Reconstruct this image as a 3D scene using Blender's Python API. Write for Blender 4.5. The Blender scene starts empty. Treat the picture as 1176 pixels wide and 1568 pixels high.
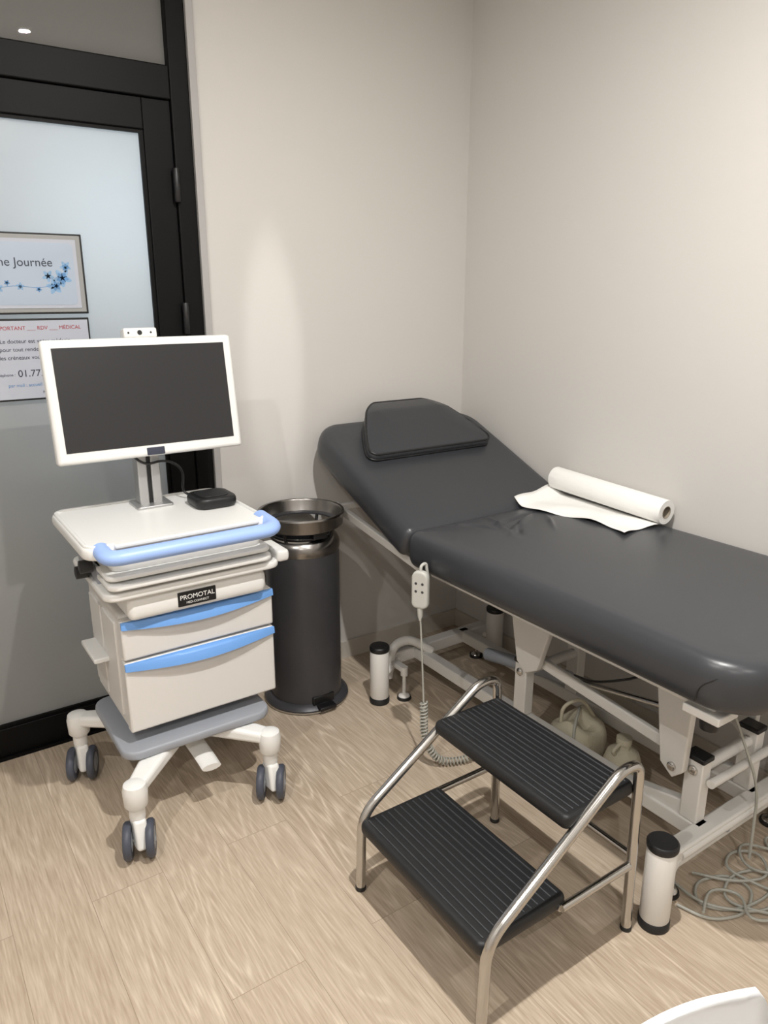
import bpy, bmesh, math, random
from mathutils import Vector, Matrix
random.seed(4)
S=bpy.context.scene
S.view_settings.view_transform='Standard'
def lin(c):
    c=c/255.0
    return c/12.92 if c<=0.04045 else ((c+0.055)/1.055)**2.4
def rgb(r,g,b): return (lin(r),lin(g),lin(b),1)
# ---------------------------------------------------------------- materials
def mat(name,col,rough=0.5,metal=0.0,bump=0.03,bscale=200,vary=0.04,vscale=6,coat=0.0,spec=0.5):
    m=bpy.data.materials.new(name); m.use_nodes=True
    nt=m.node_tree; b=nt.nodes['Principled BSDF']
    b.inputs['Roughness'].default_value=rough; b.inputs['Metallic'].default_value=metal
    b.inputs['Specular IOR Level'].default_value=spec
    b.inputs['Coat Weight'].default_value=coat
    tc=nt.nodes.new('ShaderNodeTexCoord')
    n=nt.nodes.new('ShaderNodeTexNoise'); n.inputs['Scale'].default_value=vscale
    nt.links.new(tc.outputs['Object'],n.inputs['Vector'])
    mx=nt.nodes.new('ShaderNodeMix'); mx.data_type='RGBA'
    c=col
    mx.inputs[6].default_value=(c[0]*(1-vary),c[1]*(1-vary),c[2]*(1-vary),1)
    mx.inputs[7].default_value=(min(1,c[0]*(1+vary)),min(1,c[1]*(1+vary)),min(1,c[2]*(1+vary)),1)
    nt.links.new(n.outputs['Fac'],mx.inputs[0]); nt.links.new(mx.outputs[2],b.inputs['Base Color'])
    if bump>0:
        n2=nt.nodes.new('ShaderNodeTexNoise'); n2.inputs['Scale'].default_value=bscale
        nt.links.new(tc.outputs['Object'],n2.inputs['Vector'])
        bp=nt.nodes.new('ShaderNodeBump'); bp.inputs['Strength'].default_value=bump; bp.inputs['Distance'].default_value=0.01
        nt.links.new(n2.outputs['Fac'],bp.inputs['Height']); nt.links.new(bp.outputs['Normal'],b.inputs['Normal'])
    return m
M={}
M['wall']=mat('wall_paint',rgb(206,203,199),0.7,bump=0.04,bscale=350,vary=0.01,vscale=2,spec=0.25)
M['ceil']=mat('ceiling_paint',rgb(222,221,218),0.8,bump=0)
M['base']=mat('baseboard_paint',rgb(196,190,180),0.5,bump=0)
M['black']=mat('black_frame_metal',rgb(8,8,9),0.5,bump=0.02,spec=.18)
M['trim']=mat('grey_white_trim',rgb(170,168,167),0.45,bump=0)
M['leather']=mat('dark_grey_vinyl',rgb(55,57,61),0.33,bump=0.04,bscale=500,vary=0.03,vscale=5)
M['piping']=mat('vinyl_piping',rgb(24,25,27),0.4,bump=0)
M['white']=mat('white_plastic',rgb(230,230,228),0.3,bump=0,vary=0.01)
M['whitem']=mat('white_powdercoat',rgb(218,216,212),0.35,bump=0.02,vary=0.02)
M['drawer']=mat('warm_white_drawer',rgb(216,214,211),0.4,bump=0,vary=0.01)
M['blue']=mat('blue_plastic',rgb(108,158,222),0.4,bump=0,vary=0.02)
M['pblue']=mat('pale_blue_plastic',rgb(155,184,238),0.4,bump=0,vary=0.02)
M['greyp']=mat('grey_plastic',rgb(150,154,162),0.45,bump=0)
M['tyre']=mat('grey_caster_tyre',rgb(72,76,88),0.5,bump=0)
M['chrome']=mat('brushed_chrome',rgb(200,198,195),0.2,1.0,bump=0,vary=0.03)
M['steel']=mat('dull_steel',rgb(150,147,144),0.26,1.0,bump=0,vary=0.03)
M['alu']=mat('aluminium',rgb(190,190,190),0.35,0.8,bump=0)
M['bin']=mat('dark_grey_steel',rgb(72,72,76),0.38,0.35,bump=0)
M['rubber']=mat('black_rubber',rgb(24,25,27),0.5,bump=0.05,bscale=150)
M['rib']=mat('black_rubber_rib',rgb(62,64,68),0.4,bump=0,vary=0.4,vscale=30)
M['bplast']=mat('black_plastic',rgb(20,20,22),0.4,bump=0)
M['screen']=mat('monitor_screen',rgb(42,42,44),0.3,bump=0,vary=0.01)
M['paper']=mat('exam_paper',rgb(238,237,234),0.8,bump=0.15,bscale=60,vary=0.01)
M['card']=mat('cardboard_core',rgb(150,140,125),0.8)
M['cable']=mat('grey_cable',rgb(168,168,160),0.5,bump=0)
M['beige']=mat('beige_canvas',rgb(196,189,168),0.75,bump=0.3,bscale=60,vary=0.1)
M['sign']=mat('sign_paper_blue',rgb(170,182,198),0.35,bump=0,vary=0.06,vscale=3)
M['sign2']=mat('sign_paper',rgb(180,184,195),0.35,bump=0,vary=0.01)
M['signf']=mat('sign_frame_grey',rgb(150,151,150),0.4,bump=0,vary=0.01)
M['ink']=mat('dark_ink',rgb(50,54,70),0.6,bump=0)
M['inkr']=mat('red_ink',rgb(165,50,60),0.6,bump=0)
M['inkb']=mat('blue_ink',rgb(92,138,186),0.6,bump=0,vary=0.4,vscale=60)
M['inkl']=mat('light_blue_ink',rgb(132,166,200),0.6,bump=0,vary=0.3,vscale=60)
M['chair']=mat('white_chair_shell',rgb(222,224,226),0.35,bump=0,vary=0.01)
M['hall']=mat('hall_paint',rgb(165,158,148),0.8,bump=0)
M['mint']=mat('handset_grey',rgb(190,190,184),0.4,bump=0)
def emis(name,col,st):
    m=bpy.data.materials.new(name); m.use_nodes=True; nt=m.node_tree
    nt.nodes.remove(nt.nodes['Principled BSDF'])
    e=nt.nodes.new('ShaderNodeEmission'); e.inputs[0].default_value=col; e.inputs[1].default_value=st
    nt.links.new(e.outputs[0],nt.nodes['Material Output'].inputs[0]); return m
M['lamp']=emis('lamp_diffuser',(1,.97,.92,1),8)
def frosted(name,col,tr,rough,diff):
    m=bpy.data.materials.new(name); m.use_nodes=True; nt=m.node_tree
    b=nt.nodes['Principled BSDF']; b.inputs['Base Color'].default_value=diff
    b.inputs['Roughness'].default_value=rough
    t=nt.nodes.new('ShaderNodeBsdfTranslucent'); t.inputs[0].default_value=col
    mx=nt.nodes.new('ShaderNodeMixShader'); mx.inputs[0].default_value=tr
    nt.links.new(b.outputs[0],mx.inputs[1]); nt.links.new(t.outputs[0],mx.inputs[2])
    nt.links.new(mx.outputs[0],nt.nodes['Material Output'].inputs[0])
    n=nt.nodes.new('ShaderNodeTexNoise'); n.inputs['Scale'].default_value=300
    bp=nt.nodes.new('ShaderNodeBump'); bp.inputs['Strength'].default_value=0.03 if rough>.1 else 0.0
    nt.links.new(n.outputs[0],bp.inputs['Height']); nt.links.new(bp.outputs[0],b.inputs['Normal'])
    return m
M['frost']=frosted('frosted_glass',(.93,.97,1,1),0.5,0.16,(.27,.262,.25,1))
M['trans']=frosted('transom_glass',(.8,.8,.78,1),0.2,0.0,(.17,.165,.155,1))
def floor_mat():
    m=bpy.data.materials.new('oak_vinyl_planks'); m.use_nodes=True; nt=m.node_tree; N=nt.nodes.new; L=nt.links.new
    b=nt.nodes['Principled BSDF']; tc=N('ShaderNodeTexCoord')
    mp=N('ShaderNodeMapping'); mp.inputs['Rotation'].default_value=(0,0,math.radians(90)); L(tc.outputs['Object'],mp.inputs[0])
    br=N('ShaderNodeTexBrick'); br.inputs['Scale'].default_value=1; br.inputs['Brick Width'].default_value=1.25
    br.inputs['Row Height'].default_value=0.185; br.inputs['Mortar Size'].default_value=0.0009; br.offset=0.37
    br.inputs['Mortar Smooth'].default_value=0.3
    br.inputs['Color1'].default_value=(0,0,0,1); br.inputs['Color2'].default_value=(1,1,1,1); br.inputs['Mortar'].default_value=(.5,.5,.5,1)
    L(mp.outputs[0],br.inputs['Vector'])
    cm=N('ShaderNodeCombineXYZ'); sx=N('ShaderNodeSeparateXYZ'); L(tc.outputs['Object'],sx.inputs[0])
    def mth(op,a,bv=None):
        n=N('ShaderNodeMath'); n.operation=op
        for i,v in enumerate((a,bv)):
            if v is None: continue
            if isinstance(v,(int,float)): n.inputs[i].default_value=v
            else: L(v,n.inputs[i])
        return n.outputs[0]
    rnd=mth('MULTIPLY',br.outputs['Color'],37.0)
    L(mth('MULTIPLY',sx.outputs[0],8.5),cm.inputs[0]); L(mth('MULTIPLY',sx.outputs[1],1.15),cm.inputs[1]); L(rnd,cm.inputs[2])
    n1=N('ShaderNodeTexNoise'); n1.inputs['Scale'].default_value=1; n1.inputs['Detail'].default_value=1.0; L(cm.outputs[0],n1.inputs['Vector'])
    ring=mth('POWER',mth('ADD',mth('MULTIPLY',mth('SINE',mth('MULTIPLY',n1.outputs['Fac'],95.0)),.5),.5),4.0)
    cm2=N('ShaderNodeCombineXYZ'); L(mth('MULTIPLY',sx.outputs[0],200.0),cm2.inputs[0]); L(mth('MULTIPLY',sx.outputs[1],12.0),cm2.inputs[1]); L(rnd,cm2.inputs[2])
    n2=N('ShaderNodeTexNoise'); n2.inputs['Scale'].default_value=1; n2.inputs['Detail'].default_value=4; L(cm2.outputs[0],n2.inputs['Vector'])
    n3=N('ShaderNodeTexNoise'); n3.inputs['Scale'].default_value=0.6; L(cm.outputs[0],n3.inputs['Vector'])
    # rings break up into the fine grain instead of being continuous lines
    rs=mth('MULTIPLY',mth('MULTIPLY',ring,n2.outputs['Fac']),mth('MULTIPLY',mth('POWER',n3.outputs['Fac'],3.0),2.6))
    f=mth('ADD',mth('ADD',rs,mth('MULTIPLY',n2.outputs['Fac'],0.85)),mth('MULTIPLY',br.outputs['Color'],0.10))
    cr=N('ShaderNodeValToRGB'); e=cr.color_ramp.elements
    e[0].position=0.12; e[0].color=rgb(154,135,114); e[1].position=1.0; e[1].color=rgb(214,199,180)
    L(f,cr.inputs[0])
    mx=N('ShaderNodeMix'); mx.data_type='RGBA'; L(mth('MULTIPLY',br.outputs['Fac'],.7),mx.inputs[0]); L(cr.outputs[0],mx.inputs[6]); mx.inputs[7].default_value=rgb(134,117,98)
    L(mx.outputs[2],b.inputs['Base Color']); b.inputs['Roughness'].default_value=0.5; b.inputs['Specular IOR Level'].default_value=0.35
    bp=N('ShaderNodeBump'); bp.inputs['Strength'].default_value=0.12; bp.inputs['Distance'].default_value=0.002
    L(mth('SUBTRACT',n2.outputs['Fac'],mth('MULTIPLY',br.outputs['Fac'],1.0)),bp.inputs['Height']); L(bp.outputs[0],b.inputs['Normal'])
    return m
M['floor']=floor_mat()
# ---------------------------------------------------------------- helpers
def empty(name,loc=(0,0,0)):
    e=bpy.data.objects.new(name,None); S.collection.objects.link(e); e.location=loc; e.empty_display_size=0.05; return e
def fin(name,bm,m,parent=None,smooth=False,bevel=0,seg=3):
    bmesh.ops.recalc_face_normals(bm,faces=bm.faces)
    me=bpy.data.meshes.new(name); bm.to_mesh(me); bm.free()
    o=bpy.data.objects.new(name,me); S.collection.objects.link(o)
    me.materials.append(M[m] if isinstance(m,str) else m)
    if bevel>0:
        md=o.modifiers.new('b','BEVEL'); md.width=bevel; md.segments=seg; md.limit_method='ANGLE'; md.angle_limit=math.radians(40)
        smooth=True
    if smooth:
        for p in me.polygons: p.use_smooth=True
        try:
            me.set_sharp_from_angle(angle=math.radians(45))
        except Exception: pass
    if parent is not None:
        o.parent=parent; o.matrix_parent_inverse=Matrix.Translation(-Vector(parent.location))
    return o
def addbox(bm,x0,x1,y0,y1,z0,z1):
    v=[bm.verts.new(p) for p in ((x0,y0,z0),(x1,y0,z0),(x1,y1,z0),(x0,y1,z0),(x0,y0,z1),(x1,y0,z1),(x1,y1,z1),(x0,y1,z1))]
    for f in ((0,3,2,1),(4,5,6,7),(0,1,5,4),(1,2,6,5),(2,3,7,6),(3,0,4,7)): bm.faces.new([v[i] for i in f])
def box(name,x0,x1,y0,y1,z0,z1,m,parent=None,bevel=0,seg=3):
    bm=bmesh.new(); addbox(bm,x0,x1,y0,y1,z0,z1); return fin(name,bm,m,parent,bevel=bevel,seg=seg)
def boxes(name,lst,m,parent=None,bevel=0):
    bm=bmesh.new()
    for b in lst: addbox(bm,*b)
    return fin(name,bm,m,parent,bevel=bevel)
def beam(name,p0,p1,w0,h0,w1,h1,m,parent=None,bevel=0.004):
    p0=Vector(p0);p1=Vector(p1); d=(p1-p0).normalized(); up=Vector((0,0,1))
    if abs(d.z)>0.95: up=Vector((0,1,0))
    s=d.cross(up).normalized(); u=s.cross(d).normalized()
    bm=bmesh.new(); v=[]
    for p,w,h in ((p0,w0,h0),(p1,w1,h1)):
        for a,b in ((-1,-1),(1,-1),(1,1),(-1,1)): v.append(bm.verts.new(p+s*a*w/2+u*b*h/2))
    for f in ((0,3,2,1),(4,5,6,7),(0,1,5,4),(1,2,6,5),(2,3,7,6),(3,0,4,7)): bm.faces.new([v[i] for i in f])
    return fin(name,bm,m,parent,bevel=bevel)
def prism(name,poly,axis,a0,a1,m,parent=None,bevel=0):
    bm=bmesh.new()
    def P(p,a):
        if axis=='x': return (a,p[0],p[1])
        if axis=='y': return (p[0],a,p[1])
        return (p[0],p[1],a)
    A=[bm.verts.new(P(p,a0)) for p in poly]; B=[bm.verts.new(P(p,a1)) for p in poly]; n=len(poly)
    bm.faces.new(A[::-1]); bm.faces.new(B)
    for i in range(n): bm.faces.new((A[i],A[(i+1)%n],B[(i+1)%n],B[i]))
    return fin(name,bm,m,parent,bevel=bevel)
def lathe(name,prof,loc,m,parent=None,axis=(0,0,1),seg=48):
    bm=bmesh.new(); rows=[]
    q=Vector((0,0,1)).rotation_difference(Vector(axis).normalized())
    for r,z in prof:
        row=[]
        for i in range(seg):
            a=2*math.pi*i/seg
            row.append(bm.verts.new(q@Vector((r*math.cos(a),r*math.sin(a),z))+Vector(loc)))
        rows.append(row)
    for k in range(len(rows)-1):
        for i in range(seg): bm.faces.new((rows[k][i],rows[k][(i+1)%seg],rows[k+1][(i+1)%seg],rows[k+1][i]))
    if prof[0]!=prof[-1]:
        bm.faces.new(rows[0][::-1]); bm.faces.new(rows[-1])
    return fin(name,bm,m,parent,smooth=True)
def fillet(pts,rad,n=6):
    pts=[Vector(p) for p in pts]
    if rad<=0: return pts
    out=[pts[0]]
    for i in range(1,len(pts)-1):
        a,b,c=pts[i-1],pts[i],pts[i+1]
        d1=(a-b);d2=(c-b); r=min(rad,d1.length*.49,d2.length*.49)
        p=b+d1.normalized()*r; q=b+d2.normalized()*r
        for k in range(n+1):
            t=k/n; out.append(p*(1-t)**2+b*2*t*(1-t)+q*t*t)
    out.append(pts[-1]); return out
def tube(name,pts,r,m,parent=None,rad=0.0,seg=12,closed=False,flat=1.0):
    P=fillet(pts,rad) if not closed else [Vector(p) for p in pts]
    n=len(P); bm=bmesh.new(); rows=[]; u=None
    for i in range(n):
        if closed: d=(P[(i+1)%n]-P[i-1]).normalized()
        elif i==0: d=(P[1]-P[0]).normalized()
        elif i==n-1: d=(P[-1]-P[-2]).normalized()
        else: d=(P[i+1]-P[i-1]).normalized()
        if u is None:
            u=Vector((0,0,1)) if abs(d.z)<.9 else Vector((0,1,0))
        u=(u-d*u.dot(d)); 
        if u.length<1e-5: u=d.orthogonal()
        u.normalize(); s=d.cross(u)
        rows.append([bm.verts.new(P[i]+u*r*math.cos(2*math.pi*k/seg)+s*r*flat*math.sin(2*math.pi*k/seg)) for k in range(seg)])
    for i in range(n if closed else n-1):
        A=rows[i];B=rows[(i+1)%n]
        for k in range(seg): bm.faces.new((A[k],A[(k+1)%seg],B[(k+1)%seg],B[k]))
    if not closed: bm.faces.new(rows[0][::-1]); bm.faces.new(rows[-1])
    return fin(name,bm,m,parent,smooth=True)
def outline(x0,x1,y0,y1,R,d,nc=8,nx=16,ny=28):
    pts=[]; C=[(x0,y0,180),(x1,y0,270),(x1,y1,0),(x0,y1,90)]
    X0,X1,Y0,Y1=x0+d,x1-d,y0+d,y1-d
    cs=[]
    for i,(cx,cy,a0) in enumerate(C):
        r=max(R[i]-d,0.0005); sx=1 if cx==x0 else -1; sy=1 if cy==y0 else -1
        ex=(X0 if cx==x0 else X1)+sx*r; ey=(Y0 if cy==y0 else Y1)+sy*r
        cs.append([(ex+r*math.cos(math.radians(a0+90*k/nc)),ey+r*math.sin(math.radians(a0+90*k/nc))) for k in range(nc+1)])
    for i in range(4):
        pts+=cs[i]; a=cs[i][-1]; b=cs[(i+1)%4][0]; n=nx if i%2==0 else ny
        for k in range(1,n): pts.append((a[0]+(b[0]-a[0])*k/n,a[1]+(b[1]-a[1])*k/n))
    return pts
def slab(name,x0,x1,y0,y1,z0,z1,R,er,m,parent=None,dome=0.0,fn=None,warp=None,step=0.015,ns=12,nx=16,ny=28,sq=1.0):
    bm=bmesh.new(); rings=[]; zm=(z0+z1)/2; h=(z1-z0)/2
    for k in range(ns+1):
        a=math.radians(-90+180*k/ns); ca=max(math.cos(a),0)**(0.7*sq); sa=math.copysign(abs(math.sin(a))**(0.85*sq),math.sin(a))
        rings.append((er*(1-ca),zm+h*sa,False))
    dm=min(x1-x0,y1-y0)/2-0.002; d=er+step
    while d<dm: rings.append((d,z1,True)); d+=step
    rings.append((dm,z1,True)); rows=[]
    for d,z,top in rings:
        row=[]
        for (x,y) in outline(x0,x1,y0,y1,R,d,nx=nx,ny=ny):
            zz=z
            if z>zm:
                w=(z-zm)/h
                if dome and top: zz+=dome*(1-math.exp(-(d-er)/0.06))
                if fn: zz+=fn(x,y)*w*min(1,d/er if er else 1)
            p=(x,y,zz)
            if warp: p=warp(*p)
            row.append(bm.verts.new(p))
        rows.append(row)
    n=len(rows[0])
    for k in range(len(rows)-1):
        for i in range(n): bm.faces.new((rows[k][i],rows[k][(i+1)%n],rows[k+1][(i+1)%n],rows[k+1][i]))
    bm.faces.new(rows[0][::-1]); bm.faces.new(rows[-1])
    return fin(name,bm,m,parent,smooth=True)
def text(name,body,loc,size,m,parent=None,rot=(90,0,0),align='CENTER'):
    c=bpy.data.curves.new(name,'FONT'); c.body=body; c.size=size; c.align_x=align; c.align_y='CENTER'; c.extrude=0.0002
    o=bpy.data.objects.new(name,c); S.collection.objects.link(o); o.location=loc; o.rotation_euler=[math.radians(a) for a in rot]
    c.materials.append(M[m])
    if parent is not None: o.parent=parent; o.matrix_parent_inverse=Matrix.Translation(-Vector(parent.location))
    return o
# ---------------------------------------------------------------- room
XL,YB,H=-3.4,-4.2,2.7
box('floor',XL-.1,.1,YB-.1,1.8,-.08,0,'floor')
box('ceiling',XL-.1,.1,YB-.1,1.8,H,H+.08,'ceil')
box('wall_right',0,.1,YB,0.1,0,H,'wall')
box('wall_left',XL-.1,XL,YB,0.1,0,H,'wall')
box('wall_rear',XL,0,YB-.1,YB,0,H,'wall')
DX0,DX1,DT=-2.30,-1.13,2.62
boxes('wall_back',[(DX1,0,0,.1,0,H),(XL,DX0,0,.1,0,H),(DX0,DX1,0,.1,DT,H)],'wall')
boxes('baseboard_back',[(DX1+.012,-.013,-.012,0,0,.078),(XL,DX0-.02,-.012,0,0,.078)],'base')
box('baseboard_right',-.012,0,YB,0,0,.078,'base')
boxes('trim_1',[(DX1-.014,DX1+.010,-.012,.005,0,DT),(DX0-.010,DX0+.014,-.012,.005,0,DT)],'trim',bevel=.002)
box('wall_hall_far',XL,.1,1.7,1.8,0,H,'hall'); box('wall_hall_left',XL-.1,XL,.1,1.8,0,H,'hall'); box('wall_hall_right',0,.1,.1,1.7,0,H,'hall')
# door
dr=empty('door_1',(-1.7,.03,0))
fr=[(DX0+.014,DX0+.08,.0,.07,0,DT),(-1.205,DX1-.014,.0,.07,0,DT),(DX0+.08,-1.205,.0,.07,2.075,2.17),(DX0+.08,-1.205,.0,.07,DT-.06,DT)]
boxes('frame',fr,'black',dr,bevel=.004)
lf=[(-2.22,-2.13,.012,.06,.012,2.075),(-1.294,-1.205,.012,.06,.012,2.075),(-2.13,-1.294,.012,.06,.003,.11),(-2.13,-1.294,.012,.06,1.985,2.075)]
boxes('leaf',lf,'black',dr,bevel=.003)
boxes('glazing_bead',[(-1.306,-1.294,.02,.03,.11,1.985),(-2.13,-1.306,.02,.03,.11,.12),(-2.13,-1.306,.02,.03,1.975,1.985)],'black',dr)
box('frosted_pane',-2.13,-1.294,.032,.040,.11,1.985,'frost',dr)
box('transom_pane',DX0+.08,-1.205,.030,.038,2.17,DT-.06,'trans',dr)
for i,z in enumerate((1.83,1.42,.35)):
    lathe('hinge_%d'%i,[(.010,-.05),(.011,-.048),(.011,.048),(.010,.05)],(-1.207,-.006,z),'bplast',dr,seg=16)
box('threshold',-2.2,-1.21,-.001,.07,0,.012,'black',dr)
# signs
sg=empty('greeting_sign',(-1.68,.02,1.55))
box('frame',-1.842,-1.512,.014,.030,1.440,1.672,'bplast',sg,bevel=.002)
box('holder',-1.838,-1.518,.011,.016,1.445,1.667,'signf',sg,bevel=.002)
box('card',-1.824,-1.532,.009,.013,1.457,1.655,'sign2',sg)
slab('card_print',-1.814,-1.542,-.094,.085,0,.0006,[.014]*4,.0002,'sign',sg,step=.04,nx=3,ny=3,warp=lambda x,y,z:(x,.009-z,1.5605+y))
text('caption','Bonne Journée',(-1.706,.0080,1.588),.034,'ink',sg)
def petals(name,m,flowers,dep,sc):
    bm=bmesh.new()
    for (cx,cz,s) in flowers:
        for k in range(5):
            a=k*1.256+s*3; l=.024*s*sc; w=.012*s*sc; v=[]
            for q in range(12):
                t=2*math.pi*q/12; px=l/2+l/2*math.cos(t); pz=w/2*math.sin(t)*(1.2-0.4*math.cos(t))
                v.append(bm.verts.new((cx+px*math.cos(a)-pz*math.sin(a),dep,cz+px*math.sin(a)+pz*math.cos(a))))
            bm.faces.new(v)
    fin(name,bm,m,sg)
petals('flower_print_light','inkl',((-1.580,1.545,1.15),(-1.605,1.520,1.0),(-1.568,1.578,.7),(-1.620,1.550,.75),(-1.70,1.520,.5),(-1.76,1.515,.6),(-1.80,1.500,.45)),.0082,1.0)
petals('flower_print_dark','inkb',((-1.580,1.545,.75),(-1.600,1.522,.6),(-1.568,1.575,.45),(-1.65,1.512,.35),(-1.735,1.53,.35)),.0078,1.0)
tube('stem_print',[(-1.575,.0085,1.54),(-1.64,.0085,1.513),(-1.72,.0085,1.525),(-1.80,.0085,1.505)],.0008,'inkb',sg,rad=.04,seg=6)
s2=empty('appointment_notice',(-1.68,.02,1.3))
box('frame',-1.852,-1.515,.014,.030,1.185,1.428,'bplast',s2,bevel=.002)
box('sheet',-1.848,-1.521,.010,.015,1.191,1.422,'sign2',s2)
text('heading','IMPORTANT ___ RDV ___ MÉDICAL',(-1.665,.0095,1.400),.0155,'inkr',s2)
for i,(t,z,sz,mm,x,al) in enumerate((('Le docteur est votre médecin,',1.362,.0165,'ink',-1.675,'CENTER'),('pour tout rendez-vous, veuillez',1.338,.0165,'ink',-1.675,'CENTER'),('les créneaux vous sont réservés',1.314,.0165,'ink',-1.675,'CENTER'),('Par téléphone :',1.264,.012,'ink',-1.745,'RIGHT'),('01.77.32.00.10',1.266,.029,'ink',-1.738,'LEFT'),('par mail : accueil du cabinet',1.232,.014,'inkb',-1.69,'CENTER'),('Merci',1.208,.012,'ink',-1.66,'CENTER'))):
    text('line_%d'%i,t,(x,.0095,z),sz,mm,s2,align=al)
# ---------------------------------------------------------------- lights
def downlight(x,y,p,z=H):
    e=empty('recessed_downlight',(x,y,z))
    lathe('bezel',[(.040,0),(.040,-.004),(.030,-.007),(.026,-.004),(.026,0),(.040,0)],(x,y,z),'steel',e,seg=32)
    lathe('diffuser',[(.024,-.001),(.023,-.003)],(x,y,z),'lamp',e,seg=32)
    l=bpy.data.lights.new('lamp','AREA'); l.shape='DISK'; l.size=.045; l.energy=p; l.color=(1,.975,.935)
    o=bpy.data.objects.new('lamp',l); S.collection.objects.link(o); o.parent=e; o.location=(0,0,-.012)
for x,y,p in ((-1.25,-1.72,46),(-2.65,-1.72,22),(-1.25,-3.3,15),(-2.65,-3.3,18)): downlight(x,y,p)
sp=empty('added_glare_spot',(-1.72,-2.7,2.62)); tgt=Vector((-.89,0,1.26)); src=Vector((-1.72,-2.7,2.60)); dv=(tgt-src).normalized()  # added out-of-view spot, imitates the reflected glare patch on the back wall
lathe('added_spot_head',[(.035,.05),(.038,.045),(.042,-.03),(.036,-.03),(.032,.03),(.0,.032)],src-dv*.03,'white',sp,axis=-dv,seg=28)  # head and stem invented to go with the added spot
tube('added_spot_stem',[(-1.72,-2.7,2.70),(-1.72,-2.71,2.64)],.008,'white',sp)
l=bpy.data.lights.new('added_spot','SPOT'); l.energy=85; l.spot_size=math.radians(19); l.spot_blend=.7; l.shadow_soft_size=.02; l.color=(1,.98,.94)
o=bpy.data.objects.new('added_spot',l); S.collection.objects.link(o); o.parent=sp; o.matrix_parent_inverse=Matrix.Translation(-Vector(sp.location))
o.location=src+dv*.03; o.rotation_euler=dv.to_track_quat('-Z','Y').to_euler(); o.scale=(.26,1,1)
def area(name,loc,rot,sx,sy,e,col):
    l=bpy.data.lights.new(name,'AREA'); l.shape='RECTANGLE'; l.size=sx; l.size_y=sy; l.energy=e; l.color=col
    o=bpy.data.objects.new(name,l); S.collection.objects.link(o); o.location=loc; o.rotation_euler=[math.radians(r) for r in rot]
area('added_pane_glow',(-1.38,.60,1.72),(-90,0,0),.35,.35,6,(.80,.92,1))  # unseen light added close behind the pane to shape its glow gradient
area('hall_fill_light',(-1.7,.9,2.6),(0,0,0),.5,.3,19,(1,.97,.93))  # unseen ambient fill added in the hall, lifts the lower pane
# ---------------------------------------------------------------- examination bed
bed=empty('examination_bed',(-.39,-1.0,0))
def wr(x,y):
    z=0
    for (cx,cy,a,l,w,h) in ((-.50,-.80,1.2,.16,.009,.014),(-.42,-.82,.5,.20,.009,.014),(-.38,-.76,.15,.18,.008,-.010),(-.56,-.77,2.0,.12,.009,.010),(-.33,-.86,.9,.12,.008,.010),(-.47,-.86,.9,.10,.008,-.008)):
        dx,dy=x-cx,y-cy; u=dx*math.cos(a)+dy*math.sin(a); v=-dx*math.sin(a)+dy*math.cos(a)
        z+=h*math.exp(-(u/l*2)**2-(v/w)**2)
    return z
slab('seat_cushion',-.772,-.018,-1.830,-.655,.650,.775,[.13,.13,.035,.035],.055,'leather',bed,dome=.004,fn=wr,step=.006,nx=90,ny=180,ns=16,sq=.85)
a=math.radians(23); ca,sa=math.cos(a),math.sin(a); PY,PZ=-.668,.772
def tilt(x,y,z): return (x,PY+y*ca-z*sa,PZ+y*sa+z*ca)
slab('back_cushion',-.775,-.018,-.012,.672,-.115,0,[.035,.035,.11,.11],.050,'leather',bed,dome=.004,warp=tilt,ns=16,sq=.9)
tube('end_seam',[(-.771,-1.705,.672),(-.772,-1.712,.71),(-.763,-1.745,.738),(-.737,-1.767,.760),(-.700,-1.784,.769),(-.642,-1.798,.7712),(-.20,-1.798,.7712),(-.08,-1.782,.7712)],.0015,'piping',bed,rad=.02,seg=8)
# pillow
ph=empty('head_pillow',(-.385,-.2,1.0))
def pw(x,y,z):
    t=(y-.39)/.27
    x=-.400+(x+.392)*(1-.48*max(0,t)**1.3)
    return tilt(x,y,z*(.45+.55*max(0,min(1,(y-.385)/.20)))+.004)
slab('cushion',-.68,-.105,.375,.665,.0,.070,[.04,.04,.08,.08],.02,'leather',ph,dome=.012,warp=pw)
for nm,zz in (('piping_top',.064),('piping_base',.010)):
    pts=[pw(x,y,zz) for x,y in outline(-.68,-.105,.375,.665,[.04,.04,.08,.08],.003)]
    tube(nm,pts,.004,'piping',ph,closed=True,seg=8)
# upper frame
for i,x in enumerate((-.70,-.10)):
    box('seat_rail_%d'%i,x-.015,x+.015,-1.72,-.72,.624,.650,'whitem',bed,bevel=.004)
for i,x in enumerate((-.72,-.08)):
    beam('back_rail_%d'%i,(x,-.13,.725),(x,-.68,.640),.02,.030,.02,.030,'whitem',bed)
beam('back_rail_cross',(-.72,-.15,.722),(-.08,-.15,.722),.02,.025,.02,.025,'whitem',bed)
beam('back_prop_link',(-.5,-.15,.72),(-.5,-.09,.86),.02,.02,.02,.02,'whitem',bed)
for i,y in enumerate((-.74,-1.2,-1.68)): box('seat_crossbar_%d'%i,-.70,-.10,y-.015,y+.015,.620,.648,'whitem',bed,bevel=.003)
box('seat_board',-.72,-.06,-1.74,-.70,.645,.652,'bplast',bed)
box('corner_bracket',-.735,-.66,-1.745,-1.656,.612,.632,'whitem',bed,bevel=.003)
lathe('corner_knob',[(.006,.015),(.006,-.002),(.020,-.004),(.022,-.010),(.020,-.026),(.0,-.028)],(-.700,-1.705,.606),'bplast',bed,seg=20)
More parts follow.
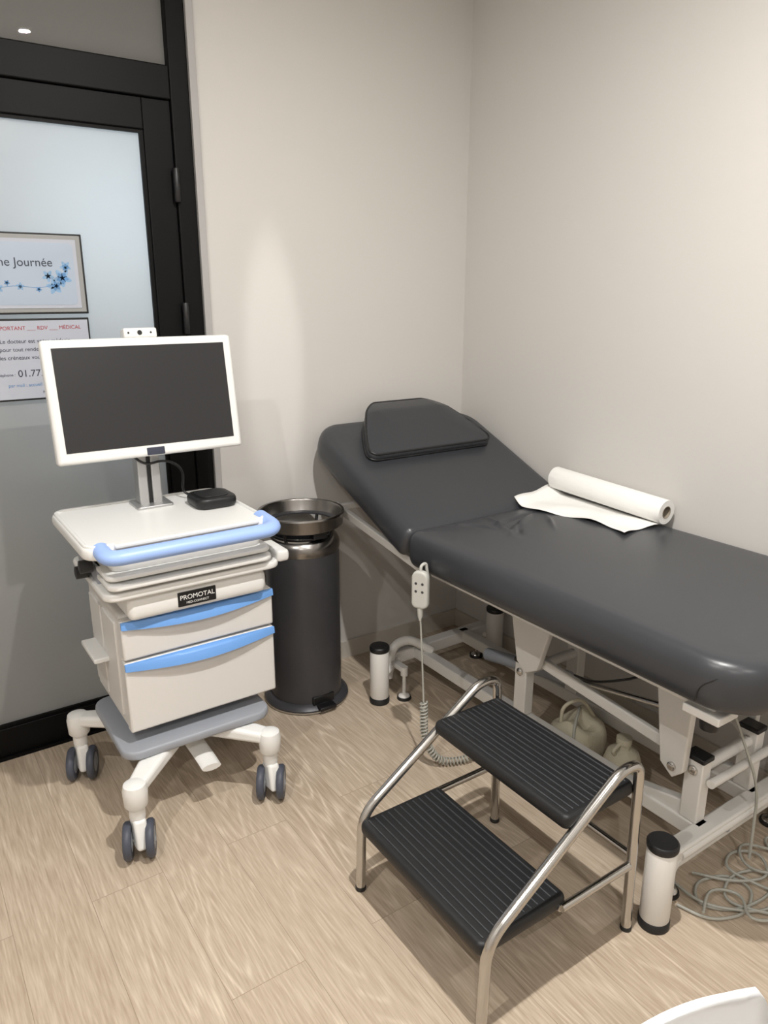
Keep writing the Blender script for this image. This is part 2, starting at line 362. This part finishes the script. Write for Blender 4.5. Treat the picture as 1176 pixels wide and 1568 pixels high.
# lower frame
for i,x in enumerate((-.47,-.22)):
    box('base_rail_%d'%i,x-.022,x+.022,-1.60,-.30,.105,.150,'whitem',bed,bevel=.005)
for i,y in enumerate((-1.60,-.31)):
    box('base_crossbeam_%d'%i,-.62,-.10,y-.025,y+.025,.10,.15,'whitem',bed,bevel=.006)
tube('head_arch',[(-.62,-.34,.06),(-.60,-.34,.19),(-.52,-.34,.20),(-.45,-.40,.15)],.018,'whitem',bed,rad=.05)
for i,(x,y,z) in enumerate(((-.715,-1.64,.245),(-.69,-.385,.235),(-.085,-1.64,.245),(-.085,-.36,.235))):
    lathe('roller_sleeve_%d'%i,[(.034,.022),(.036,.026),(.036,z-.022),(.034,z-.018)],(x,y,0),'whitem',bed,seg=32)
    lathe('roller_foot_%d'%i,[(.030,0),(.038,.002),(.038,.022),(.034,.026)],(x,y,0),'rubber',bed,seg=32)
    lathe('roller_cap_%d'%i,[(.036,z-.02),(.038,z-.016),(.038,z-.004),(.034,z),(.0,z)],(x,y,0),'bplast',bed,seg=32)
    tube('roller_bracket_%d'%i,[(x,y,.09),(x+(.12 if x<-.4 else -.05),y+(.03 if y<-1 else .05),.12)],.014,'whitem',bed)
for i,(x,y) in enumerate(((-.60,-.42),(-.60,-1.60),(-.12,-1.60),(-.14,-.31))):
    lathe('levelling_foot_%d'%i,[(.024,0),(.026,.004),(.020,.018),(.007,.024),(.007,.10),(.014,.10),(.014,.135),(.0,.136)],(x,y,0),'chrome' if i else 'whitem',bed,seg=24)
    lathe('foot_pad_%d'%i,[(.027,.0),(.028,.003),(.026,.012),(.0,.0125)],(x,y,0),'rubber',bed,seg=24)
beam('foot_bracket',(-.60,-.42,.125),(-.60,-.31,.125),.03,.02,.03,.02,'whitem',bed)
for i,(x,y) in enumerate(((-.47,-.92),(-.22,-.92),(-.47,-1.56),(-.22,-1.56))):
    box('post_%d'%i,x-.020,x+.020,y-.026,y+.026,.15,.335,'whitem',bed,bevel=.004)
    box('post_cap_%d'%i,x-.024,x+.024,y-.030,y+.030,.332,.347,'bplast',bed,bevel=.004)
    lathe('bolt_%d'%i,[(.013,-.004),(.013,.004),(.008,.008),(0,.008)],(x-.022,y,.305),'chrome',bed,axis=(-1,0,0),seg=20)
for i,y in enumerate((-.92,-1.56)): tube('pivot_tube_%d'%i,[(-.47,y,.30),(-.22,y,.30)],.017,'whitem',bed)
for i,x in enumerate((-.51,-.18)):
    prism('lift_plate_head_%d'%i,[(-.84,.63),(-1.10,.63),(-1.02,.36),(-.97,.33),(-.93,.36),(-.90,.50)],'x',x-.012,x+.012,'whitem',bed,bevel=.004)
    prism('lift_plate_foot_%d'%i,[(-1.43,.63),(-1.56,.63),(-1.55,.30),(-1.52,.27),(-1.48,.30)],'x',x-.012,x+.012,'whitem',bed,bevel=.004)
    beam('lift_arm_%d'%i,(x+.03*(1-2*i),-.97,.375),(x+.03*(1-2*i),-1.50,.33),.018,.035,.018,.035,'whitem',bed)
    lathe('lift_bolt_%d'%i,[(.012,-.002),(.012,.006),(.007,.010),(0,.010)],(x-.012,-1.518,.305),'chrome',bed,axis=(-1,0,0),seg=20)
tube('actuator',[(-.34,-.60,.19),(-.34,-1.0,.27)],.024,'greyp',bed,seg=20)
tube('actuator_rod',[(-.34,-.98,.265),(-.34,-1.45,.36)],.010,'chrome',bed)
box('control_box',-.42,-.28,-1.50,-1.36,.53,.60,'greyp',bed,bevel=.008)
tube('actuator_lead',[(-.34,-1.02,.29),(-.40,-1.15,.34),(-.38,-1.30,.42),(-.35,-1.40,.55)],.004,'bplast',bed,rad=.06,seg=8)
tube('mains_lead',[(-.35,-1.49,.54),(-.33,-1.56,.42),(-.30,-1.64,.22),(-.33,-1.66,.02)],.004,'cable',bed,rad=.06,seg=8)
for i,x in enumerate((-.47,-.22)): beam('brace_%d'%i,(x,-1.56,.17),(x,-1.36,.14),.03,.06,.03,.03,'whitem',bed)
for i,z in enumerate((.10,.245)): tube('cross_tube_%d'%i,[(-.60 if i==0 else -.47,-1.62 if i==0 else -1.60,z+.03),(-.12,-1.62 if i==0 else -1.60,z+.03)],.012,'whitem',bed)
tube('cross_tube_post',[(-.12,-1.60,.13),(-.12,-1.60,.275)],.012,'whitem',bed)
lathe('beam_bolt',[(.010,-.002),(.010,.002),(.006,.004),(0,.004)],(-.40,-1.626,.125),'greyp',bed,axis=(0,-1,0),seg=20)
# hand control (hangs from bed)
hc=bed
def hw_(x,y,z): return (-.805-z*.85+x*.5,-.785-x*.85-z*.5,.622+y)
slab('hand_control_body',-.028,.028,-.062,.062,-.012,.012,[.018,.018,.024,.024],.008,'mint',hc,warp=hw_,step=.004,nx=4,ny=6)
bm=bmesh.new()
for dx in (-.011,.011):
    for dz in (.022,-.004):
        bm.faces.new([bm.verts.new(hw_(dx+.0045*math.cos(k*math.pi/6),dz+.0045*math.sin(k*math.pi/6),.0125)) for k in range(12)])
fin('hand_control_buttons',bm,'bin',hc)
tube('hand_control_hook',[(-.805,-.785,.675),(-.805,-.785,.700),(-.785,-.785,.705),(-.778,-.785,.66)],.005,'mint',hc,rad=.015)
lathe('strain_relief',[(.010,0),(.008,-.03),(.004,-.045)],(-.805,-.785,.562),'mint',hc,seg=16)
tube('control_cord',[(-.805,-.785,.54),(-.799,-.79,.40),(-.797,-.80,.235)],.003,'cable',hc,rad=.05,seg=8)
def coil(name,pts,R,turns,r,m,parent,n=14):
    P=fillet(pts,.08,10); L=[0]
    for i in range(1,len(P)): L.append(L[-1]+(P[i]-P[i-1]).length)
    tot=L[-1]; out=[]; N=turns*n
    for k in range(N+1):
        s=tot*k/N; i=1
        while i<len(L)-1 and L[i]<s: i+=1
        t=(s-L[i-1])/(L[i]-L[i-1]); p=P[i-1].lerp(P[i],t); d=(P[i]-P[i-1]).normalized()
        u=d.cross(Vector((.3,.9,.1))).normalized(); v=d.cross(u); an=2*math.pi*k/n
        out.append(p+u*R*math.cos(an)+v*R*math.sin(an))
    tube(name,out,r,m,parent,seg=6)
coil('coiled_cord',[(-.797,-.80,.235),(-.80,-.81,.10),(-.76,-.84,.016),(-.66,-.88,.016),(-.60,-.87,.05)],.011,34,.0028,'cable',hc)
tube('cord_lead',[(-.60,-.87,.05),(-.53,-.86,.10),(-.49,-.86,.13)],.003,'cable',hc,seg=8)
# paper roll
pr=empty('paper_roll',(-.055,-.86,.82))
A=Vector((-.062,-1.105,.825)); B=Vector((-.062,-.625,.845)); D=(B-A); L=D.length
lathe('roll',[(.020,0),(.040,0),(.0405,.002),(.0405,L-.002),(.040,L),(.020,L),(.020,0)],A,'paper',pr,axis=D,seg=40)
lathe('core',[(.019,-.001),(.0205,-.001),(.0205,L+.001),(.019,L+.001),(.019,-.001)],A,'card',pr,axis=D,seg=32)
bm=bmesh.new(); nu,nv=14,30; g=[]
for j in range(nv+1):
    row=[]; v=j/nv
    for i in range(nu+1):
        u=i/nu; y=-.60+(-1.10+.60)*v
        w=.19+.035*math.sin(v*5+1)+.02*v
        x=-.055-w*u; y+=.02*math.sin(u*3)*(v-.3)-.03*u*(1-v)
        base=.782 if y<-.672 else .782+(y+.672)*.43
        z=base+.0035+.004*math.sin(v*17+u*3)*u+.003*math.sin(u*9+v*6)
        row.append(bm.verts.new((x,y,z)))
    g.append(row)
for j in range(nv):
    for i in range(nu): bm.faces.new((g[j][i],g[j][i+1],g[j+1][i+1],g[j+1][i]))
o=fin('loose_sheet',bm,'paper',pr,smooth=True); md=o.modifiers.new('s','SOLIDIFY'); md.thickness=.0012
# ---------------------------------------------------------------- step stool
st=empty('step_stool',(-1.02,-1.37,0))
ya,yb=-1.612,-1.138
for i,y in enumerate((ya,yb)):
    tube('side_tube_%d'%i,[(-1.255,y,.008),(-1.250,y,.225),(-.865,y,.482),(-.800,y,.475),(-.785,y,.008)],.0125,'chrome',st,rad=.055,seg=16)
    tube('side_bar_%d'%i,[(-1.03,y,.195),(-.79,y,.195)],.010,'chrome',st)
    for j,x in enumerate((-1.255,-.785)): lathe('foot_%d%d'%(i,j),[(.013,0),(.0140,.002),(.0140,.010),(.013,.012)],(x,y,0),'rubber',st,seg=20)
tube('rear_bar',[(-.787,ya,.215),(-.787,yb,.215)],.009,'chrome',st)
tube('mid_bar',[(-1.03,ya,.195),(-1.03,yb,.195)],.009,'chrome',st)
tube('top_bar_front',[(-.99,ya,.39),(-.99,yb,.39)],.009,'chrome',st)
tube('top_bar_rear',[(-.79,ya,.39),(-.79,yb,.39)],.009,'chrome',st)
for nm,x0,x1,z in (('lower_tread',-1.262,-1.005,.218),('upper_tread',-1.030,-.800,.424)):
    yy0,yy1=ya+.004,yb-.004
    slab(nm,x0,x1,yy0+.0,yy1,z-.034,z,[.018]*4,.012,'rubber',st,step=.03,nx=4,ny=6)
    lst=[]; n=12
    for k in range(n):
        xx=x0+.020+(x1-x0-.040)*k/(n-1); lst.append((xx-.0015,xx+.0015,yy0+.016,yy1-.016,z-.001,z+.0028))
    boxes(nm+'_ribs',lst,'rib',st,bevel=.001)
# ---------------------------------------------------------------- pedal bin
bn=empty('pedal_bin',(-.90,-.175,0)); bx,by=-.894,-.178
lathe('base_ring',[(.150,0),(.160,.004),(.161,.016),(.150,.026),(.137,.032)],(bx,by,0),'bin',bn)
lathe('base_trim',[(.1615,.004),(.1625,.007),(.1615,.010),(.158,.007),(.1615,.004)],(bx,by,0),'chrome',bn)
lathe('body',[(.136,.028),(.136,.61),(.130,.61),(.130,.05),(.136,.028)],(bx,by,0),'bin',bn,seg=64)
lathe('shoulder',[(.137,.605),(.139,.615),(.138,.635),(.130,.652),(.118,.662),(.112,.662),(.112,.61),(.130,.608),(.137,.605)],(bx,by,0),'steel',bn,seg=64)
lathe('liner',[(.108,.10),(.110,.12),(.112,.668),(.106,.668),(.104,.12),(.0,.11)],(bx,by,0),'bplast',bn,seg=48)
lathe('bag_ring',[(.138,.700),(.148,.697),(.152,.702),(.1545,.738),(.158,.743),(.156,.749),(.148,.748),(.145,.742),(.142,.706),(.138,.700)],(bx,by,0),'steel',bn,seg=64)
lathe('bag_ring_inner',[(.118,.698),(.139,.698),(.139,.706),(.118,.704),(.118,.698)],(bx,by,0),'bin',bn,seg=64)
for k in range(4):
    an=.6+k*math.pi/2; tube('ring_support_%d'%k,[(bx+.116*math.cos(an),by+.116*math.sin(an),.655),(bx+.130*math.cos(an),by+.130*math.sin(an),.700)],.006,'bplast',bn)
box('ring_catch',bx-.025,bx+.03,by-.140,by-.105,.672,.708,'bplast',bn,bevel=.004)
box('pedal',bx-.035,bx+.035,by-.175,by-.135,.014,.030,'bplast',bn,bevel=.005)
box('pedal_slot',bx-.045,bx+.045,by-.1395,by-.12,.02,.06,'bplast',bn,bevel=.004)
# ---------------------------------------------------------------- medical cart
ct=empty('medical_computer_cart',(-1.46,-.42,0))
slab('base_platform',-1.69,-1.235,-.605,-.235,.235,.262,[.05]*4,.008,'greyp',ct,step=.05,nx=4,ny=4)
box('base_underframe',-1.62,-1.32,-.55,-.28,.205,.238,'white',ct,bevel=.012)
casters=((-1.690,-.680,-.35),(-1.275,-.655,-.55),(-1.735,-.225,-.4),(-1.265,-.215,.3))
for i,(x,y,an) in enumerate(casters):
    cx,cy=-1.47,-.44
    inner=Vector((cx+(x-cx)*.35,cy+(y-cy)*.35,.222)); outer=Vector((x,y,.205))
    beam('leg_arm_%d'%i,inner,outer,.085,.045,.05,.036,'white',ct,bevel=.012)
    lathe('leg_end_%d'%i,[(.024,.150),(.032,.160),(.034,.205),(.030,.222),(.018,.228),(0,.228)],(x,y,0),'white',ct,seg=28)
    lathe('caster_stem_%d'%i,[(.018,.10),(.022,.12),(.022,.152)],(x,y,0),'white',ct,seg=24)
    ax=Vector((math.cos(an),math.sin(an),0)); tr=Vector((-ax.y,ax.x,0))
    c=Vector((x,y,.0525))-tr*.012
    beam('caster_fork_%d'%i,c-Vector((0,0,.018)),c+Vector((0,0,.065))+tr*.012,.034,.080,.036,.050,'white',ct,bevel=.010)
    for s in (-1,1):
        lathe('wheel_%d%d'%(i,(s+1)//2),[(.030,-.010),(.047,-.011),(.052,-.006),(.0525,0),(.052,.006),(.047,.011),(.030,.010)],c+ax*s*.030,'tyre',ct,axis=ax,seg=36)
        lathe('hub_%d%d'%(i,(s+1)//2),[(.030,-.0105),(.012,-.013),(.012,.013),(.030,.0105)],c+ax*s*.030,'greyp',ct,axis=ax,seg=28)
    lathe('axle_%d'%i,[(.006,-.03),(.006,.03)],c,'alu',ct,axis=ax,seg=12)
tube('brake_pedal',[(-1.47,-.44,.20),(-1.45,-.58,.15),(-1.45,-.62,.145)],.012,'white',ct,flat=2.5)
box('cabinet',-1.652,-1.205,-.535,-.200,.300,.652,'drawer',ct,bevel=.008)
box('side_panel',-1.658,-1.650,-.50,-.36,.33,.62,'drawer',ct,bevel=.003)
box('side_panel_rear',-1.658,-1.650,-.345,-.22,.33,.62,'drawer',ct,bevel=.003)
box('drawer_lower',-1.655,-1.203,-.565,-.530,.302,.520,'drawer',ct,bevel=.006)
box('drawer_upper',-1.655,-1.203,-.565,-.530,.527,.645,'drawer',ct,bevel=.006)
for nm,z in (('handle_lower',.520),('handle_upper',.645)):
    N=20; bm=bmesh.new(); V=[]
    for k in range(N+1):
        t=k/N; x=-1.655+.452*t; bow=math.sin(math.pi*t)
        zt=z-.002; zb=z-.022-.014*bow; out=.004+.018*bow
        V.append([bm.verts.new((x,-.563,zt)),bm.verts.new((x,-.567-out*.5,zt-.001)),bm.verts.new((x,-.568-out*.75,zt-.008)),bm.verts.new((x,-.568-out,zb)),bm.verts.new((x,-.563,zb))])
    for k in range(N):
        for q in range(5): bm.faces.new((V[k][q],V[k][(q+1)%5],V[k+1][(q+1)%5],V[k+1][q]))
    bm.faces.new(V[0]); bm.faces.new(V[-1][::-1]); fin(nm,bm,'blue',ct,smooth=True)
box('side_ledge',-1.70,-1.655,-.40,-.24,.46,.475,'white',ct,bevel=.004)
box('console_core',-1.60,-1.25,-.52,-.22,.65,.86,'drawer',ct,bevel=.01)
slab('scanner_bar',-1.640,-1.235,-.605,-.45,.655,.722,[.02]*4,.016,'white',ct,step=.02,nx=4,ny=4)
box('label',-1.505,-1.395,-.6075,-.602,.668,.710,'bplast',ct,bevel=.002)
text('label_text','PROMOTAL',(-1.45,-.6085,.694),.019,'white',ct)
text('label_text_sub','MED-CONNECT',(-1.45,-.6085,.678),.009,'white',ct)
slab('tray_lower',-1.700,-1.195,-.625,-.24,.728,.750,[.035]*4,.008,'white',ct,step=.05,nx=4,ny=4)
slab('keyboard',-1.690,-1.225,-.640,-.36,.762,.778,[.03]*4,.006,'white',ct,step=.05,nx=4,ny=4)
slab('tray_upper',-1.690,-1.225,-.630,-.26,.786,.800,[.03]*4,.006,'white',ct,step=.05,nx=4,ny=4)
box('tray_gap_left',-1.69,-1.675,-.52,-.30,.745,.80,'greyp',ct,bevel=.003)
for i,(y,z) in enumerate(((-.50,.80),(-.44,.765))):
    lathe('clamp_%d'%i,[(.010,-.018),(.018,-.016),(.018,.016),(.010,.018)],(-1.712,y,z),'bplast',ct,axis=(1,0,0),seg=20)
slab('tray_knob',-1.205,-1.165,-.62,-.50,.742,.775,[.012]*4,.008,'white',ct,step=.02,nx=3,ny=4)
slab('worktop',-1.735,-1.215,-.615,-.185,.845,.878,[.045]*4,.010,'white',ct,step=.05,nx=6,ny=6)
rim=[(x,y,.878) for x,y in outline(-1.735,-1.215,-.615,-.185,[.045]*4,.012)]
tube('worktop_rim',rim,.006,'white',ct,closed=True,seg=8)
slab('worktop_skirt',-1.67,-1.24,-.60,-.22,.80,.848,[.03]*4,.008,'white',ct,step=.05,nx=4,ny=4)
tube('grab_handle',[(-1.690,-.590,.868),(-1.690,-.664,.862),(-1.222,-.664,.862),(-1.222,-.545,.868)],.020,'pblue',ct,rad=.05,seg=20,flat=1.15)
box('handle_inset',-1.66,-1.26,-.625,-.595,.872,.884,'white',ct,bevel=.004)
# monitor
mx0,mx1=-1.722,-1.180; mcx=(mx0+mx1)/2
ta=math.radians(9)
def mt(x,y,z):
    zz=z-1.04; return (x,-.352+y*math.cos(ta)+zz*math.sin(ta),1.04+zz*math.cos(ta)-y*math.sin(ta))
def tb(name,x0,x1,y0,y1,z0,z1,m,bev=0):
    bm=bmesh.new(); addbox(bm,x0,x1,y0,y1,z0,z1)
    for v in bm.verts: v.co=mt(*v.co)
    return fin(name,bm,m,ct,bevel=bev)
tb('monitor_housing',mx0,mx1,0,.035,1.045,1.385,'white',.010)
tb('monitor_screen',mx0+.026,mx1-.026,-.001,.004,1.077,1.362,'screen')
tb('monitor_back',mx0+.12,mx1-.12,.030,.065,1.10,1.32,'white',.015)
tb('monitor_badge',mcx-.026,mcx+.026,-.0022,.002,1.048,1.070,'ink',.002)
tb('camera_mount',mcx-.045,mcx+.05,.005,.045,1.384,1.412,'white',.005)
bm=bmesh.new()
for cx_,r_ in ((mcx+.0,.007),(mcx-.032,.003),(mcx+.032,.003)):
    bm.faces.new([bm.verts.new(mt(cx_+r_*math.cos(k*math.pi/8),.0045,1.398+r_*math.sin(k*math.pi/8))) for k in range(16)])
fin('camera_lens',bm,'bplast',ct)
box('column_left',-1.492,-1.463,-.285,-.235,.87,1.25,'alu',ct,bevel=.004)
box('column_right',-1.452,-1.423,-.285,-.235,.87,1.25,'alu',ct,bevel=.004)
box('column_core',-1.465,-1.450,-.278,-.240,.87,1.25,'bplast',ct)
slab('column_foot',-1.51,-1.40,-.32,-.215,.876,.886,[.01]*4,.003,'alu',ct,step=.03,nx=3,ny=3)
box('monitor_arm',-1.485,-1.425,-.30,-.22,1.15,1.27,'greyp',ct,bevel=.008)
tube('monitor_cable',[(-1.52,-.30,1.06),(-1.48,-.31,1.01),(-1.41,-.30,1.02),(-1.35,-.28,.98),(-1.35,-.25,.89),(-1.31,-.31,.895)],.004,'bplast',ct,rad=.05,seg=8)
rt=empty('network_box',(-1.30,-.37,.884))
slab('case',-1.365,-1.235,-.435,-.305,.8785,.912,[.035]*4,.012,'bplast',rt,dome=.002,step=.01,nx=4,ny=4)
slab('lid',-1.345,-1.255,-.415,-.325,.9115,.915,[.025]*4,.002,'rubber',rt,step=.03,nx=4,ny=4)
# ---------------------------------------------------------------- bag under bed
bg=empty('canvas_bag',(-.34,-1.08,0))
def bn_(x,y): return .018*math.sin(x*50+y*20)+.014*math.sin(y*63-x*15)
slab('sack',-.44,-.26,-1.14,-.98,.0,.15,[.06]*4,.05,'beige',bg,dome=.015,fn=bn_,step=.008,nx=14,ny=14)
tube('strap',[(-.40,-1.03,.14),(-.40,-1.03,.20),(-.33,-1.05,.22),(-.29,-1.08,.14)],.006,'beige',bg,rad=.05)
tube('cord_wrap',[(-.43,-1.12,.05),(-.42,-1.10,.16),(-.35,-1.06,.19),(-.28,-1.0,.14)],.005,'cable',bg,rad=.05)
jg=empty('plastic_jug',(-.34,-1.24,0))
lathe('jug_body',[(.052,0),(.058,.006),(.058,.09),(.048,.12),(.022,.135),(.020,.15),(.024,.152),(.024,.172),(0,.173)],(-.34,-1.235,0),'beige',jg,seg=32)
tube('jug_handle',[(-.375,-1.235,.12),(-.395,-1.235,.14),(-.36,-1.235,.155)],.006,'beige',jg,rad=.02)
# cables on floor
cb=empty('power_cables',(-.45,-1.68,0))
for c,pts in enumerate((
    [(-.62,-1.64),(-.60,-1.72),(-.50,-1.76),(-.41,-1.72),(-.42,-1.65),(-.52,-1.62),(-.58,-1.67),(-.52,-1.74),(-.38,-1.76),(-.26,-1.70),(-.20,-1.62),(-.14,-1.68),(-.06,-1.66)],
    [(-.56,-1.56),(-.58,-1.68),(-.46,-1.79),(-.34,-1.77),(-.33,-1.69),(-.43,-1.66),(-.52,-1.70),(-.44,-1.83),(-.28,-1.82),(-.16,-1.76),(-.06,-1.80)],
    [(-.50,-1.60),(-.44,-1.69),(-.34,-1.73),(-.28,-1.66),(-.34,-1.61),(-.42,-1.64),(-.38,-1.79),(-.24,-1.87),(-.10,-1.84)],
    [(-.60,-1.70),(-.52,-1.66),(-.46,-1.72),(-.54,-1.78),(-.40,-1.86),(-.30,-1.76),(-.38,-1.68),(-.30,-1.60),(-.22,-1.72)])):
    tube('loop_%d'%c,[(x,y,.005+.0045*c+.004*(k%2)) for k,(x,y) in enumerate(pts)],.0040,'cable',cb,rad=.09,seg=8)
box('plug',-.255,-.215,-1.745,-1.705,.003,.034,'white',cb,bevel=.006)
# ---------------------------------------------------------------- chair
ch=empty('white_shell_chair',(-1.655,-2.4,0))
CX=-1.658
prof=fillet([(0,-2.66,.44),(0,-2.60,.455),(0,-2.27,.43),(0,-2.215,.55),(0,-2.182,.822)],.10,8)
Ls=[0]
for i in range(1,len(prof)): Ls.append(Ls[-1]+(prof[i]-prof[i-1]).length)
tot=Ls[-1]; bm=bmesh.new(); g=[]; NV=90; NU=24
for j in range(NV+1):
    s=tot*j/NV; i=1
    while i<len(Ls)-1 and Ls[i]<s: i+=1
    t=(s-Ls[i-1])/(Ls[i]-Ls[i-1]); p=prof[i-1].lerp(prof[i],t)
    v=j/NV; e=min(1,max(0,(s-(tot-.045))/.045)); e2=max(0,(.12-v)/.12)
    hw=.228-.04*(1-math.sqrt(max(0,1-e*e))); hw*=(1-.25*e2**2)
    row=[]; back=min(1,max(0,(v-.5)/.15))
    for k in range(NU+1):
        u=-1+2*k/NU; cup=.035*abs(u)**2.5
        row.append(bm.verts.new((CX+hw*u,p.y-cup*back,p.z+cup*(1-back)-.008*u*u*back)))
    g.append(row)
for j in range(NV):
    for k in range(NU): bm.faces.new((g[j][k],g[j][k+1],g[j+1][k+1],g[j+1][k]))
o=fin('shell',bm,'chair',ch,smooth=True); md=o.modifiers.new('s','SOLIDIFY'); md.thickness=.009; md.offset=0
for i,(sx,y0,y1) in enumerate(((-1,-2.55,-2.62),(1,-2.55,-2.62),(-1,-2.30,-2.22),(1,-2.30,-2.22))):
    tube('leg_%d'%i,[(CX+sx*.13,y0,.44),(CX+sx*.19,y1,.0)],.013,'chrome',ch)
box('under_frame',CX-.135,CX+.135,-2.57,-2.28,.425,.437,'alu',ch,bevel=.003)
# ---------------------------------------------------------------- world/camera
w=bpy.data.worlds.new('w'); S.world=w; w.use_nodes=True
w.node_tree.nodes['Background'].inputs[0].default_value=(.9,.92,1,1); w.node_tree.nodes['Background'].inputs[1].default_value=.3
cd=bpy.data.cameras.new('camera'); co=bpy.data.objects.new('camera',cd); S.collection.objects.link(co)
co.location=(-2.107,-2.5,1.5); co.rotation_euler=(math.radians(73.7),0,math.radians(-34.2))
cd.sensor_fit='VERTICAL'; cd.sensor_height=36; cd.lens=26.27; cd.clip_start=.02
S.camera=co
